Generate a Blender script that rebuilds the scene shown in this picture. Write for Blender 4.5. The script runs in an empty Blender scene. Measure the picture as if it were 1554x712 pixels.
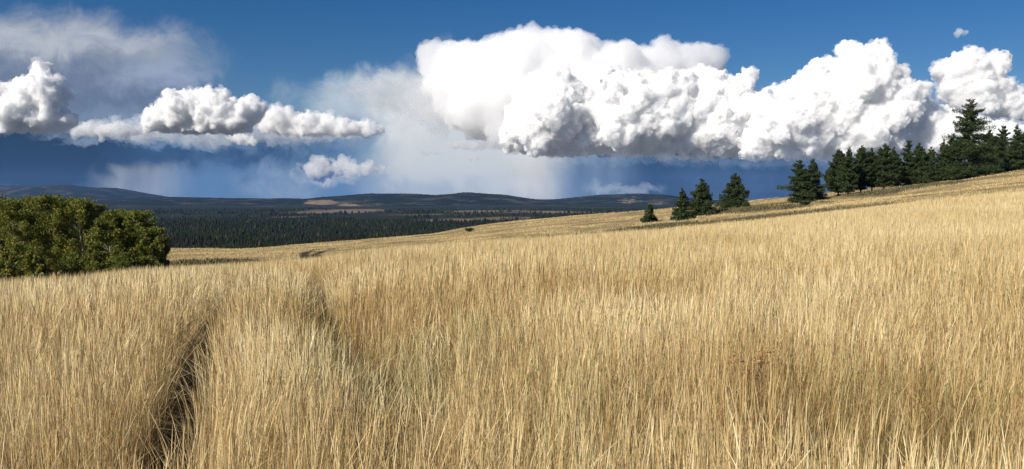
import bpy, bmesh, math, random
import numpy as np
from mathutils import Vector, noise as mnoise

rng = np.random.default_rng(7)
random.seed(7)
scene = bpy.context.scene
COL = scene.collection
R = math.radians

# ------------------------------------------------------------------ camera
EYE = 1.65
FPX = 1346.0                      # focal length in photograph pixels
PITCH = math.atan(56.0 / FPX)     # horizon a little above the middle of the frame
cam_d = bpy.data.cameras.new("camera")
cam = bpy.data.objects.new("camera", cam_d)
COL.objects.link(cam)
cam_d.sensor_width = 36.0
cam_d.lens = 36.0 * FPX / 1554.0
cam_d.clip_start = 0.05
cam_d.clip_end = 120000.0
cam.location = (0, 0, EYE)
cam.rotation_euler = (R(90) - PITCH, 0, 0)
scene.camera = cam


def ray(px, py):
    """direction (dx, 1, dz) of a photograph pixel"""
    a, b = (px - 777.0), (356.0 - py)
    c, s = math.cos(PITCH), math.sin(PITCH)
    dy = FPX * c + b * s
    dz = -FPX * s + b * c
    return a / dy, dz / dy


def at(px, py, Y):
    u, e = ray(px, py)
    return Vector((u * Y, Y, EYE + e * Y))


# ------------------------------------------------------------------ helpers
def link(name, me, mats=(), parent=None):
    o = bpy.data.objects.new(name, me)
    COL.objects.link(o)
    for m in mats:
        me.materials.append(m)
    if parent is not None:
        o.parent = parent
    return o


def tag(o, label=None, cat=None, group=None, kind=None):
    if label: o["label"] = label
    if cat: o["category"] = cat
    if group: o["group"] = group
    if kind: o["kind"] = kind
    return o


def empty(name, loc, rz=0.0):
    o = bpy.data.objects.new(name, None)
    o.empty_display_size = 0.3
    COL.objects.link(o)
    o.location = loc
    o.rotation_euler = (0, 0, rz)
    return o


def np_mesh(name, verts, faces_flat, loop_tot, mat_idx=None, smooth=False):
    """fast mesh: faces_flat = flat vertex indices, loop_tot = corners per face"""
    me = bpy.data.meshes.new(name)
    verts = np.ascontiguousarray(verts, np.float32)
    faces_flat = np.ascontiguousarray(faces_flat, np.int32)
    loop_tot = np.ascontiguousarray(loop_tot, np.int32)
    me.vertices.add(len(verts))
    me.vertices.foreach_set("co", verts.ravel())
    me.loops.add(len(faces_flat))
    me.loops.foreach_set("vertex_index", faces_flat)
    me.polygons.add(len(loop_tot))
    st = np.zeros(len(loop_tot), np.int32)
    st[1:] = np.cumsum(loop_tot)[:-1]
    me.polygons.foreach_set("loop_start", st)
    if mat_idx is not None:
        me.polygons.foreach_set("material_index", np.ascontiguousarray(mat_idx, np.int32))
    if smooth:
        me.polygons.foreach_set("use_smooth", np.ones(len(loop_tot), bool))
    me.update(calc_edges=True)
    return me


def add_attr(me, name, vals, domain="POINT"):
    a = me.attributes.new(name, "FLOAT", domain)
    a.data.foreach_set("value", np.ascontiguousarray(vals, np.float32))


class NT:
    """small helper to write node trees"""
    def __init__(self, tree):
        self.t = tree
        tree.nodes.clear()

    def n(self, kind, inputs=None, **props):
        nd = self.t.nodes.new(kind)
        for k, v in props.items():
            setattr(nd, k, v)
        for k, v in (inputs or {}).items():
            self.set(nd.inputs[k], v)
        return nd

    def set(self, sock, v):
        if isinstance(v, bpy.types.NodeSocket):
            self.t.links.new(v, sock)
        else:
            sock.default_value = v

    def math(self, op, a, b=None, c=None, clamp=False):
        nd = self.t.nodes.new("ShaderNodeMath")
        nd.operation = op
        nd.use_clamp = clamp
        for i, v in enumerate((a, b, c)):
            if v is not None:
                self.set(nd.inputs[i], v)
        return nd.outputs[0]

    def ramp(self, fac, stops, interp="LINEAR"):
        nd = self.t.nodes.new("ShaderNodeValToRGB")
        cr = nd.color_ramp
        cr.interpolation = interp
        while len(cr.elements) > 1:
            cr.elements.remove(cr.elements[-1])
        for i, (p, c) in enumerate(stops):
            el = cr.elements[0] if i == 0 else cr.elements.new(p)
            el.position = p
            el.color = (c[0], c[1], c[2], 1.0)
        self.set(nd.inputs[0], fac)
        return nd.outputs[0]

    def maprange(self, v, a, b, c=0.0, d=1.0, smooth=True):
        nd = self.t.nodes.new("ShaderNodeMapRange")
        nd.interpolation_type = "SMOOTHSTEP" if smooth else "LINEAR"
        for i, x in enumerate((v, a, b, c, d)):
            self.set(nd.inputs[i], x)
        return nd.outputs[0]

    def mix(self, fac, a, b, mode="MIX"):
        nd = self.t.nodes.new("ShaderNodeMix")
        nd.data_type = "RGBA"
        nd.blend_type = mode
        nd.clamp_factor = True
        self.set(nd.inputs[0], fac)
        for sock, v in ((nd.inputs[6], a), (nd.inputs[7], b)):
            if not isinstance(v, bpy.types.NodeSocket) and len(v) == 3:
                v = (v[0], v[1], v[2], 1.0)
            self.set(sock, v)
        return nd.outputs[2]

    def noise(self, vec, scale, detail=4.0, rough=0.55, dist=0.0, out=0, **kw):
        nd = self.t.nodes.new("ShaderNodeTexNoise")
        for k, v in kw.items():
            setattr(nd, k, v)
        if vec is not None:
            self.set(nd.inputs["Vector"], vec)
        nd.inputs["Scale"].default_value = scale
        nd.inputs["Detail"].default_value = detail
        nd.inputs["Roughness"].default_value = rough
        nd.inputs["Distortion"].default_value = dist
        return nd.outputs[out]


def new_mat(name):
    m = bpy.data.materials.new(name)
    m.use_nodes = True
    return m, NT(m.node_tree)


# ------------------------------------------------------------------ light
SUN = Vector((-0.64, -0.60, 0.52)).normalized()      # towards the sun
SUN_EL = math.asin(SUN.z)
SUN_AZ = math.atan2(SUN.x, SUN.y)                     # from +Y towards +X
sun_d = bpy.data.lights.new("sun", "SUN")
sun_d.energy = 5.0
sun_d.angle = R(0.53)
sun_d.color = (1.0, 0.93, 0.82)
sun = bpy.data.objects.new("sun", sun_d)
COL.objects.link(sun)
sun.rotation_euler = SUN.to_track_quat("Z", "Y").to_euler()
sun.location = (-30, -20, 40)

vs = scene.view_settings
scene.display_settings.display_device = "sRGB"
vs.view_transform = "Standard"
vs.look = "None"
vs.exposure = 0.35
vs.gamma = 1.0
vs.use_curve_mapping = False

cy = scene.cycles
cy.max_bounces = 40
cy.diffuse_bounces = 3
cy.glossy_bounces = 2
cy.transmission_bounces = 3
cy.volume_bounces = 40
cy.transparent_max_bounces = 32
cy.sample_clamp_indirect = 3.0
cy.use_denoising = True
cy.denoiser = "OPENIMAGEDENOISE"
cy.denoising_input_passes = "RGB_ALBEDO_NORMAL"
cy.denoising_prefilter = "NONE"
cy.volume_step_rate = 1.0
# ------------------------------------------------------------------ sky
world = bpy.data.worlds.new("World")
scene.world = world
world.use_nodes = True
w = NT(world.node_tree)
tc = w.n("ShaderNodeTexCoord")
sky = w.n("ShaderNodeTexSky", sky_type="NISHITA", sun_disc=False, sun_elevation=SUN_EL, sun_rotation=SUN_AZ,
          altitude=1100.0, air_density=1.0, dust_density=0.15, ozone_density=4.0)
hs = w.n("ShaderNodeHueSaturation", {"Hue": 0.508, "Saturation": 1.34, "Value": 0.88, "Color": sky.outputs[0]})
base = hs.outputs[0]
# direction of view on the northern half of the dome, in degree-like steps
sp = w.n("ShaderNodeSeparateXYZ", {0: tc.outputs["Generated"]})
dyc = w.math("MAXIMUM", sp.outputs[1], 0.02)
U0 = w.math("MULTIPLY", w.math("DIVIDE", sp.outputs[0], dyc), FPX)
V0 = w.math("MULTIPLY", w.math("DIVIDE", sp.outputs[2], dyc), FPX)
uv = w.n("ShaderNodeCombineXYZ", {0: U0, 1: V0, 2: 0.0}).outputs[0]


def warp(sock, amp, scale, ch, seed):
    mp = w.n("ShaderNodeMapping", {"Vector": uv, "Location": (seed * 13.7, seed * 5.1, seed)})
    nz = w.noise(mp.outputs[0], scale, 9.0, 0.62, 0.5)
    return w.math("ADD", sock, w.math("MULTIPLY", w.math("SUBTRACT", nz, 0.5), amp))


U = warp(U0, 170, 0.012, 0, 1)
V = warp(V0, 85, 0.016, 1, 2)
Us = warp(U0, 40, 0.012, 0, 3)        # rain shafts: hardly warped, drawn out upright
mpf = w.n("ShaderNodeMapping", {"Vector": uv, "Scale": (0.012, 0.035, 1)})
fib = w.noise(mpf.outputs[0], 1.0, 7.0, 0.6, 0.3)
mpv = w.n("ShaderNodeMapping", {"Vector": uv, "Scale": (0.022, 0.0035, 1)})
shaft = w.noise(mpv.outputs[0], 1.0, 4.0, 0.55, 0.2)


puff = w.noise(uv, 0.045, 8.0, 0.62, 0.6)


def veil(cur, col, x, y, wx, wy, soft=0.8, amount=1.0, u=None, v=None, tex=None, texamt=0.5):
    """a soft-edged bank of thin cloud or rain; x, y centre, wx, wy half sizes"""
    u = u or U; v = v or V
    a = w.math("DIVIDE", w.math("SUBTRACT", u, x - 777.0), wx)
    b = w.math("DIVIDE", w.math("SUBTRACT", v, 300.0 - y), wy)
    r = w.math("SQRT", w.math("ADD", w.math("MULTIPLY", a, a), w.math("MULTIPLY", b, b)))
    m = w.maprange(r, 1.0 - soft * 0.5, 1.0 + soft * 0.5, amount, 0.0)
    if tex is not None:
        m = w.math("MULTIPLY", m, w.maprange(tex, 0.3, 0.65, 1.0 - texamt, 1.0))
    return w.mix(m, cur, col)


SKY = 0.055


def lin(r, g, b, s=SKY * 2 ** 0.35):
    f = lambda c: ((c / 255 + 0.055) / 1.055) ** 2.4 if c > 10 else c / 255 / 12.92
    return (f(r) / s, f(g) / s, f(b) / s)


c = base
c = w.mix(w.maprange(V, 90, 20), c, lin(78, 108, 140))
# pale air low down under the clouds, darker where it rains
c = veil(c, lin(98, 138, 180), 480, 285, 420, 95, 0.9, 0.8)
c = veil(c, lin(172, 178, 190), 60, 88, 225, 58, 0.8, 0.95, tex=fib, texamt=0.3)        # grey sheet, left
c = veil(c, lin(196, 202, 210), 70, 66, 170, 16, 1.2, 0.55, tex=fib, texamt=0.5)
c = veil(c, lin(104, 120, 148), 100, 150, 200, 66, 0.8, 0.94, tex=puff, texamt=0.2)
c = veil(c, lin(164, 180, 204), 235, 120, 64, 22, 1.3, 0.65, tex=fib)
c = veil(c, lin(122, 142, 168), 210, 192, 150, 30, 0.6, 0.9, tex=puff, texamt=0.35)
c = veil(c, lin(132, 150, 176), 450, 200, 110, 26, 0.7, 0.85, tex=puff, texamt=0.3)     # dim puffs between the white ones
c = veil(c, lin(30, 58, 88), 50, 246, 230, 52, 0.6, 0.97)                              # rain, left
c = veil(c, lin(58, 88, 124), 340, 232, 165, 32, 0.7, 0.9, tex=puff, texamt=0.55)
c = veil(c, lin(112, 146, 184), 270, 216, 60, 8, 1.1, 0.6, tex=puff, texamt=0.7)
c = veil(c, lin(48, 80, 120), 310, 238, 130, 13, 0.6, 0.85, tex=puff, texamt=0.45)
c = veil(c, lin(140, 158, 182), 150, 208, 70, 11, 0.8, 0.75, tex=puff, texamt=0.7)
c = veil(c, lin(128, 148, 176), 300, 218, 50, 9, 0.8, 0.7, tex=puff, texamt=0.7)
c = veil(c, lin(162, 172, 184), 218, 276, 66, 28, 0.9, 0.85, u=Us, tex=shaft, texamt=0.4)
c = veil(c, lin(92, 128, 168), 345, 276, 80, 26, 1.1, 0.7, u=Us, tex=shaft, texamt=0.3)
c = veil(c, lin(152, 170, 192), 430, 280, 60, 26, 1.1, 0.7, u=Us, tex=puff, texamt=0.6)
c = veil(c, lin(212, 214, 214), 505, 264, 52, 18, 0.7, 0.8, tex=puff, texamt=0.7)
c = veil(c, lin(58, 98, 146), 484, 262, 26, 12, 0.5, 0.9)
c = veil(c, lin(190, 203, 214), 610, 152, 150, 40, 0.8, 0.96, tex=fib, texamt=0.22)     # wing of the anvil
c = veil(c, lin(228, 230, 230), 715, 195, 125, 110, 0.6, 0.96, tex=puff, texamt=0.12)
c = veil(c, lin(208, 214, 218), 700, 262, 130, 70, 0.9, 0.96, u=Us, tex=shaft, texamt=0.15)
c = veil(c, lin(148, 170, 196), 640, 292, 90, 22, 1.0, 0.6, u=Us, tex=shaft, texamt=0.4)
c = veil(c, lin(44, 76, 112), 1140, 262, 300, 54, 0.6, 0.97)                           # rain, right
c = veil(c, lin(70, 100, 138), 1110, 276, 90, 26, 1.0, 0.8, tex=puff, texamt=0.6)
c = veil(c, lin(232, 230, 224), 818, 256, 36, 66, 1.5, 0.92, u=Us, tex=shaft, texamt=0.3)
c = veil(c, lin(136, 158, 186), 892, 270, 60, 50, 1.4, 0.7, u=Us, tex=shaft, texamt=0.5)
c = veil(c, lin(168, 182, 200), 950, 288, 46, 8, 1.0, 0.8, tex=fib, texamt=0.4)
c = veil(c, lin(140, 154, 184), 1460, 225, 200, 80, 0.8, 0.95, tex=puff, texamt=0.15)
bg = w.n("ShaderNodeBackground", {"Color": c, "Strength": SKY})
w.n("ShaderNodeOutputWorld", {"Surface": bg.outputs[0]})
# ------------------------------------------------------------------ clouds
def ico(sub):
    bm = bmesh.new()
    bmesh.ops.create_icosphere(bm, subdivisions=sub, radius=1.0)
    v = np.array([x.co[:] for x in bm.verts])
    f = np.array([[q.index for q in p.verts] for p in bm.faces])
    bm.free()
    return v, f


ICO = {s: ico(s) for s in (1, 2, 3)}


def poly_dist(P, poly):
    """signed distance (positive inside) of points P to a closed polygon"""
    A = poly
    B = np.roll(poly, -1, 0)
    d = np.full(len(P), 1e18)
    inside = np.zeros(len(P), bool)
    for a, b in zip(A, B):
        ab = b - a
        t = np.clip(((P - a) @ ab) / max(ab @ ab, 1e-9), 0, 1)
        q = a + t[:, None] * ab
        d = np.minimum(d, ((P - q) ** 2).sum(1))
        c = (a[1] > P[:, 1]) != (b[1] > P[:, 1])
        with np.errstate(divide="ignore", invalid="ignore"):
            xi = (b[0] - a[0]) * (P[:, 1] - a[1]) / (b[1] - a[1]) + a[0]
        inside ^= c & (P[:, 0] < xi)
    d = np.sqrt(d)
    return np.where(inside, d, -d)


def cloud_material(name, mfp, color=(1, 1, 1), aniso=0.0):
    m, t = new_mat(name)
    sc = t.n("ShaderNodeVolumeScatter", {"Color": (*color, 1), "Density": 1.0 / mfp, "Anisotropy": aniso})
    t.n("ShaderNodeOutputMaterial", {"Volume": sc.outputs[0]})
    m.cycles.homogeneous_volume = True
    return m


def rough_mods(o, voxel, k, hard):
    rm = o.modifiers.new("remesh", "REMESH")
    rm.mode = "VOXEL"; rm.voxel_size = voxel * k; rm.use_smooth_shade = True
    for sz, st, hardn, dp in hard:
        tx = bpy.data.textures.new("puff", "CLOUDS")
        tx.noise_scale = sz * k; tx.noise_depth = dp
        tx.noise_type = "HARD_NOISE" if hardn else "SOFT_NOISE"
        dm = o.modifiers.new("puff", "DISPLACE")
        dm.texture = tx; dm.strength = st * k; dm.mid_level = 0.35 if hardn else 0.5; dm.texture_coords = "LOCAL"


def make_cloud(name, outline, Y, mat, label, seed=1, rmax=60, rmin=6, n1=160, voxel=1.3, depth=0.45,
               lev2=9, lev3=6, flat=0.0, disp=1.0, group=None, fringe=1.0, fmat=None):
    """outline: photograph pixels; every length is in pixels at distance Y (1 px = Y/FPX metres)"""
    g = np.random.default_rng(seed)
    k = Y / FPX
    poly = np.array(outline, float)
    lo, hi = poly.min(0), poly.max(0)
    P = g.uniform(lo, hi, (n1 * 60, 2))
    d = poly_dist(P, poly)
    ok = d > rmin
    P, d = P[ok], d[ok]
    # greedy: big puffs first, then the gaps and the rim
    order = np.argsort(-np.minimum(d, rmax) * g.uniform(0.55, 1.0, len(d)))
    cen, rad = [], []
    for i in order:
        r = min(d[i], rmax) * g.uniform(0.78, 0.92)
        c = P[i]
        if all(np.hypot(*(c - cc)) >= 0.5 * max(rr, r) for cc, rr in zip(cen, rad)):
            cen.append(c); rad.append(r)
            if len(cen) >= n1: break
    cen, rad = np.array(cen), np.array(rad)
    dep = g.uniform(-1, 1, len(cen)) * depth * np.maximum(rad, 0.35 * rmax) + (rad - rmax) * 0.25 * -1.0
    S = np.column_stack([cen[:, 0], dep, -cen[:, 1]])       # x, depth, up (pixels)
    levels = [(S, rad, 3)]
    cur, cr = S, rad
    for nn, sub, f0, f1 in ((lev2, 2, 0.22, 0.5), (lev3, 1, 0.25, 0.5)):
        if nn == 0: break
        idx = np.repeat(np.arange(len(cur)), nn)
        v = g.normal(size=(len(idx), 3)) + np.array([-0.2, -0.6, 0.45])
        v /= np.linalg.norm(v, axis=1)[:, None]
        r = cr[idx] * g.uniform(f0, f1, len(idx))
        c = cur[idx] + v * (cr[idx] * g.uniform(0.72, 0.95, len(idx)))[:, None]
        din = poly_dist(np.column_stack([c[:, 0], -c[:, 2]]), poly)
        ok = (r > 2.0 * voxel) & (din > 0.3 * r)
        cur, cr = c[ok], r[ok]
        levels.append((cur, cr, sub))
    c0 = at((lo[0] + hi[0]) / 2, hi[1], Y)
    cc, ss = math.cos(PITCH), math.sin(PITCH)

    def solid(levels, grow=1.0):
        V, F, off = [], [], 0
        for c, r, sub in levels:
            iv, jf = ICO[sub]
            V.append((c[:, None, :] + iv[None] * r[:, None, None] * grow).reshape(-1, 3))
            F.append((jf[None] + (np.arange(len(c)) * len(iv))[:, None, None]).reshape(-1, 3) + off)
            off += len(V[-1])
        V, F = np.concatenate(V), np.concatenate(F)
        if flat:                                            # level base
            base = -(hi[1] - flat)
            V[:, 2] = np.where(V[:, 2] < base, base + (V[:, 2] - base) * 0.25, V[:, 2])
        a, b = V[:, 0] - 777.0, 356.0 + V[:, 2]
        dy = FPX * cc + b * ss
        out = np.column_stack([a / dy * Y, Y + V[:, 1] * k, EYE + (-FPX * ss + b * cc) / dy * Y]) - np.array(c0)
        return np_mesh(name, out, F.ravel(), np.full(len(F), 3))

    o = link(name, solid(levels), [mat])
    o.location = c0
    rough_mods(o, voxel, k, ((26.0, 7.0 * disp, False, 2), (15.0, 12.0 * disp, True, 2), (5.0, 2.8 * disp, True, 3)))
    tag(o, label, "cloud", group)
    if fringe:
        # a thin torn veil of drops round the cloud: pokes out of it in places, lies inside it elsewhere
        f = link("fringe", solid(levels), [fmat or M_thin], o)
        rough_mods(f, voxel * 1.35, k, ((26.0, 7.0 * disp, False, 2), (14.0, 11.0 * disp, True, 2), (18.0, 22.0 * fringe * disp, False, 5), (7.0, 8.0 * fringe * disp, False, 4)))
    return o


M_thin = cloud_material("cloud_thin", 190.0, (0.91, 0.918, 0.935), aniso=-0.1)
M_dense = cloud_material("cloud_dense", 30.0, (0.945, 0.948, 0.958), aniso=-0.12)
M_cool = cloud_material("cloud_cool", 32.0, (0.885, 0.895, 0.922), aniso=-0.12)
M_anvil = cloud_material("cloud_anvil", 400.0, (0.83, 0.845, 0.87))
M_wisp = cloud_material("cloud_wisp", 260.0, (0.965, 0.967, 0.975))
M_low = cloud_material("cloud_low", 300.0, (0.90, 0.915, 0.94))
M_mid = cloud_material("cloud_mid", 48.0, (0.915, 0.922, 0.938), aniso=-0.1)
M_soft = cloud_material("cloud_soft", 150.0, (0.968, 0.970, 0.978), aniso=-0.1)
M_shade = cloud_material("cloud_shade", 110.0, (0.90, 0.925, 0.96))  # albedo lowered for the shade this small cloud lies in
M_shaded_scudthin = cloud_material("cloud_shaded_scud_thin", 220.0, (0.6, 0.63, 0.68))  # torn edge of the scud, shade in its albedo as well
M_shaded_scud = cloud_material("cloud_shaded_scud", 70.0, (0.56, 0.59, 0.64))  # grey albedo stands in for shade falling on the scud
M_shaded_slate = cloud_material("cloud_shaded_slate", 520.0, (0.16, 0.22, 0.31))  # dark albedo paints shaded cloud undersides
M_veil = cloud_material("cloud_veil", 1500.0)
G_C = "cumulus clouds over the valley"

make_cloud("cumulus_cloud", [(622,72),(640,56),(690,55),(722,60),(760,45),(800,38),(860,38),(895,45),(915,62),(960,66),(1000,62),(1060,60),(1088,56),(1108,75),
 (1115,98),(1100,130),(1000,190),(850,215),(740,225),(690,205),(655,165),(640,120),(622,98)], 19000, M_anvil,
 "huge pale storm cloud top with the highest smooth dome, behind the bright bank", seed=11, rmax=70, rmin=8, n1=120, voxel=1.8, lev3=3, disp=.7, fmat=M_anvil, group=G_C)
make_cloud("cumulus_cloud", [(748,226),(760,196),(778,168),(772,140),(790,118),(812,104),(860,110),(930,95),(985,112),(1040,108),(1065,94),(1090,98),(1112,118),(1148,90),(1154,112),(1150,140),
 (1185,150),(1200,200),(1190,236),(1130,240),(1080,245),(980,240),(900,238),(850,240),(800,236)], 16000, M_dense,
 "brightest white cumulus bank in the middle of the sky", seed=3, rmax=58, rmin=5, n1=240, voxel=1.3, flat=5, group=G_C)
make_cloud("cumulus_cloud", [(1120,242),(1135,180),(1165,128),(1200,122),(1225,98),(1248,85),(1275,86),(1270,63),(1290,57),(1318,68),(1350,50),(1356,75),(1358,95),(1378,112),(1394,138),
 (1425,158),(1480,172),(1560,190),(1600,235),(1500,245),(1400,242),(1250,245)], 15200, M_cool,
 "tall white cumulus with ragged twin peaks above the conifers", seed=5, rmax=52, rmin=4.5, n1=240, voxel=1.3, flat=5, group=G_C)
make_cloud("cumulus_cloud", [(1425,150),(1428,122),(1395,106),(1430,92),(1468,70),(1500,82),(1537,72),(1538,95),(1530,120),(1560,138),(1640,150),(1640,200),(1500,176),(1450,165)],
 15800, M_mid, "white cloud with hooked wisps above the tallest fir", seed=8, rmax=34, rmin=4, n1=130, voxel=1.3, group=G_C)
make_cloud("cumulus_cloud", [(1443,51),(1450,45),(1459,42),(1471,46),(1473,51),(1464,55),(1452,54)], 15000, M_wisp,
 "tiny white cloud scrap alone in the blue, top right", seed=9, rmax=6, rmin=1.2, n1=20, voxel=.8, lev3=0, disp=.5, fringe=1.2, group=G_C)
make_cloud("cumulus_cloud", [(-90,205),(-80,130),(-30,118),(0,122),(20,125),(45,113),(50,95),(65,90),(76,95),(81,110),(96,115),(98,130),(110,142),(108,152),(97,165),(116,174),(122,186),(100,200),(30,205)],
 14000, M_dense, "white towering cumulus at the left edge of the sky", seed=21, rmax=30, rmin=4, n1=150, voxel=1.3, flat=4, group=G_C)
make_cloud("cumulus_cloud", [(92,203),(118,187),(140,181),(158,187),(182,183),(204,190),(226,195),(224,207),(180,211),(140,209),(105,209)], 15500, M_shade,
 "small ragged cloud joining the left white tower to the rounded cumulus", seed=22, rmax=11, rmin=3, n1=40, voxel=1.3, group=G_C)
make_cloud("cumulus_cloud", [(212,200),(214,168),(240,156),(250,141),(270,133),(300,136),(320,132),(340,138),(360,151),(378,142),(392,150),(408,160),(402,175),(386,196),(360,204),(330,207),(290,205),(250,203)],
 13000, M_dense, "rounded white cumulus with lumpy top and grey flat base, left of centre", seed=23, rmax=30, rmin=4, n1=110, voxel=1.3, flat=5, group=G_C)
make_cloud("cumulus_cloud", [(380,202),(398,176),(410,160),(430,161),(455,170),(480,172),(500,172),(520,179),(545,183),(562,179),(580,190),(600,201),(570,207),(520,210),(470,210),(420,206)],
 14200, M_mid, "long low cloud strip tapering right over the distant ridge", seed=24, rmax=17, rmin=3, n1=120, voxel=1.3, flat=4, group=G_C)
make_cloud("cumulus_cloud", [(332,206),(348,200),(372,203),(386,209),(398,216),(386,223),(362,221),(345,213)], 14500, M_mid,
 "small white puff tucked beneath the rounded left cumulus", seed=25, rmax=8, rmin=2, n1=30, voxel=1.1, lev3=0, disp=.6, group=G_C)
make_cloud("cumulus_cloud", [(452,258),(464,246),(478,238),(492,236),(500,247),(516,240),(532,238),(545,248),(562,243),(580,252),(606,258),(590,266),(560,264),(530,270),(505,264),(480,274),(465,266)], 15900, M_low,
 "low broken cumulus just above the hills, left of centre", seed=26, rmax=9, rmin=3, n1=60, voxel=1.3, group=G_C)
M_shaded_grey = cloud_material("cloud_shaded_grey", 230.0, (0.52, 0.57, 0.65))  # low albedo gives this layer the look of lying in shade
make_cloud("layer_cloud", [(105,203),(140,181),(200,176),(262,168),(330,162),(412,166),(470,180),(525,190),(588,198),(560,216),(500,214),(440,224),(380,220),(320,229),(250,220),(200,222),(150,212)], 16800, M_shaded_grey,
 "broad pale ragged cloud layer behind and beneath the rounded white cumulus on the left", seed=28, rmax=20, rmin=2.5, n1=130, voxel=1.5, lev3=4, disp=1.3, fringe=1.2, fmat=M_shaded_slate, group=G_C)
make_cloud("anvil_wing", [(455,128),(480,136),(520,134),(560,112),(600,106),(640,108),(700,120),(720,190),(660,205),(610,180),(570,165),(520,152),(480,142)], 20000, M_veil,
 "thin grey-white cloud wing fanning out left from the great storm cloud", seed=27, rmax=26, rmin=3, n1=70, voxel=2.0, lev3=0, disp=1.6, fringe=1.2, fmat=M_veil, group=G_C)
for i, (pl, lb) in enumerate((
    ([(800,246),(850,234),(930,229),(1000,232),(1100,236),(1200,232),(1340,234),(1310,252),(1150,257),(1000,252),(880,252)], "thin blue-grey ragged cloud added to shade the base of the bright white bank"),)):
    make_cloud("base_shade_cloud", pl, 14600, M_shaded_slate, lb, seed=41 + i, rmax=18, rmin=2, n1=110, voxel=1.4, lev3=3, disp=1.2, fringe=1.2, fmat=M_shaded_slate, group=G_C)  # low-albedo sheet added to darken and soften the bank's base
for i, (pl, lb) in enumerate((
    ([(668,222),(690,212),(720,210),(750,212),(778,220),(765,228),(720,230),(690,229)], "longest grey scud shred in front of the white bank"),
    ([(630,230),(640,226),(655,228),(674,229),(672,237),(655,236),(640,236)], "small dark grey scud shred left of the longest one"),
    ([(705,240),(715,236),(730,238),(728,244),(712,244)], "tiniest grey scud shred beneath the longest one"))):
    make_cloud("scud_cloud", pl, 11500, M_shaded_scud, lb, seed=31 + i, rmax=7, rmin=1.5, n1=40, voxel=.9, lev3=0, disp=.5, fringe=1.0, fmat=M_shaded_scudthin, group="grey scud shreds")
# ------------------------------------------------------------------ terrain
# ground height by bearing (columns) and distance (rows); 0 = under the photographer
T_R = np.array([0, 6, 14, 24, 35, 50, 80, 120, 180, 240, 300, 400, 600, 900, 1500, 34000.])
T_C = np.array([-400, -200, 0, 250, 400, 600, 650, 700, 740, 800, 900, 1000, 1150, 1300, 1554, 1750, 1950.])
T_Z = np.array([
 [0, -.2, -.9, -1.9, -3.1, -5.2, -9, -11.5, -13.5, -15, -17, -24, -45, -54, -57, -57],
 [0, -.15, -.65, -1.6, -2.8, -4.8, -8.4, -10.5, -12.5, -14, -16, -22, -45, -54, -57, -57],
 [0, -.1, -.5, -1.4, -2.5, -4.4, -7.8, -9, -11.5, -13.5, -15.5, -22, -45, -54, -57, -57],
 [0, 0, -.3, -1.05, -1.95, -3.5, -6.4, -7.5, -10, -12.4, -16, -22, -44, -54, -57, -57],
 [0, 0, -.2, -.85, -1.65, -3.0, -5.3, -7.2, -9.8, -12, -15.7, -22, -42, -54, -57, -57],
 [0, 0, -.12, -.5, -1.1, -1.95, -4.2, -6, -8, -9.5, -11.3, -17, -37, -53, -57, -57],
 [0, 0, -.11, -.45, -1.0, -1.8, -4.0, -5.7, -7.6, -9.1, -11.0, -16.5, -36, -53, -57, -57],
 [0, 0, -.09, -.4, -.92, -1.65, -3.7, -5.3, -6.9, -7.7, -8.5, -13, -34, -52.5, -57, -57],
 [0, 0, -.08, -.36, -.85, -1.5, -3.5, -5.0, -6.3, -6.6, -6.9, -11, -32, -52, -57, -57],
 [0, 0, -.06, -.3, -.75, -1.35, -3.2, -4.6, -5.6, -5.6, -5.7, -9.5, -31, -52, -57, -57],
 [0, 0, -.04, -.22, -.57, -1.1, -2.7, -3.9, -4.6, -3.9, -3.4, -7.5, -29, -52, -57, -57],
 [0, 0, -.02, -.15, -.4, -.85, -2.2, -3.2, -3.6, -2.4, -2.4, -6, -28, -52, -57, -57],
 [0, 0, 0, -.05, -.15, -.4, -1.1, -1.9, -1.6, .3, 1, -3, -25, -50, -57, -57],
 [0, 0, .05, .1, .15, .2, -.05, -.2, 1, 3.2, 4.6, 1, -22, -50, -57, -57],
 [0, 0, .12, .25, .5, .9, 1.8, 2.6, 5.5, 8.6, 11, 9, -15, -48, -57, -57],
 [0, 0, .18, .35, .75, 1.3, 2.6, 4.2, 8, 12, 15, 14, -10, -46, -57, -57],
 [0, 0, .2, .45, .9, 1.6, 3.2, 5.5, 10, 14, 18, 18, -5, -46, -57, -57]])


def smooth1(a, n, ax):
    kx = np.arange(-3 * n, 3 * n + 1)
    kr = np.exp(-0.5 * (kx / n) ** 2)
    kr /= kr.sum()
    p = [(0, 0), (0, 0)]
    p[ax] = (3 * n, 3 * n)
    return np.apply_along_axis(lambda v: np.convolve(v, kr, "valid"), ax, np.pad(a, p, mode="edge"))


LR = lambda r: np.log(np.asarray(r, float) + 8.0)
L0, L1, NL = LR(0), LR(34000.), 800
C0, C1, NC = -400.0, 1950.0, 240
_lr = np.linspace(L0, L1, NL)
_cc = np.linspace(C0, C1, NC)
_tab = np.array([np.interp(_lr, LR(T_R), row) for row in T_Z])
_tab = np.array([np.interp(_cc, T_C, _tab[:, j]) for j in range(NL)]).T
_tab = smooth1(smooth1(_tab, 9, 1), 4, 0)

# value noise for numpy
_perm = np.random.default_rng(99).random((256, 256))


def vnoise(x, y):
    xi, yi = np.floor(x).astype(int), np.floor(y).astype(int)
    fx, fy = x - xi, y - yi
    fx, fy = fx * fx * (3 - 2 * fx), fy * fy * (3 - 2 * fy)
    g = lambda a, b: _perm[a & 255, b & 255]
    return (g(xi, yi) * (1 - fx) + g(xi + 1, yi) * fx) * (1 - fy) + (g(xi, yi + 1) * (1 - fx) + g(xi + 1, yi + 1) * fx) * fy


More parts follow.
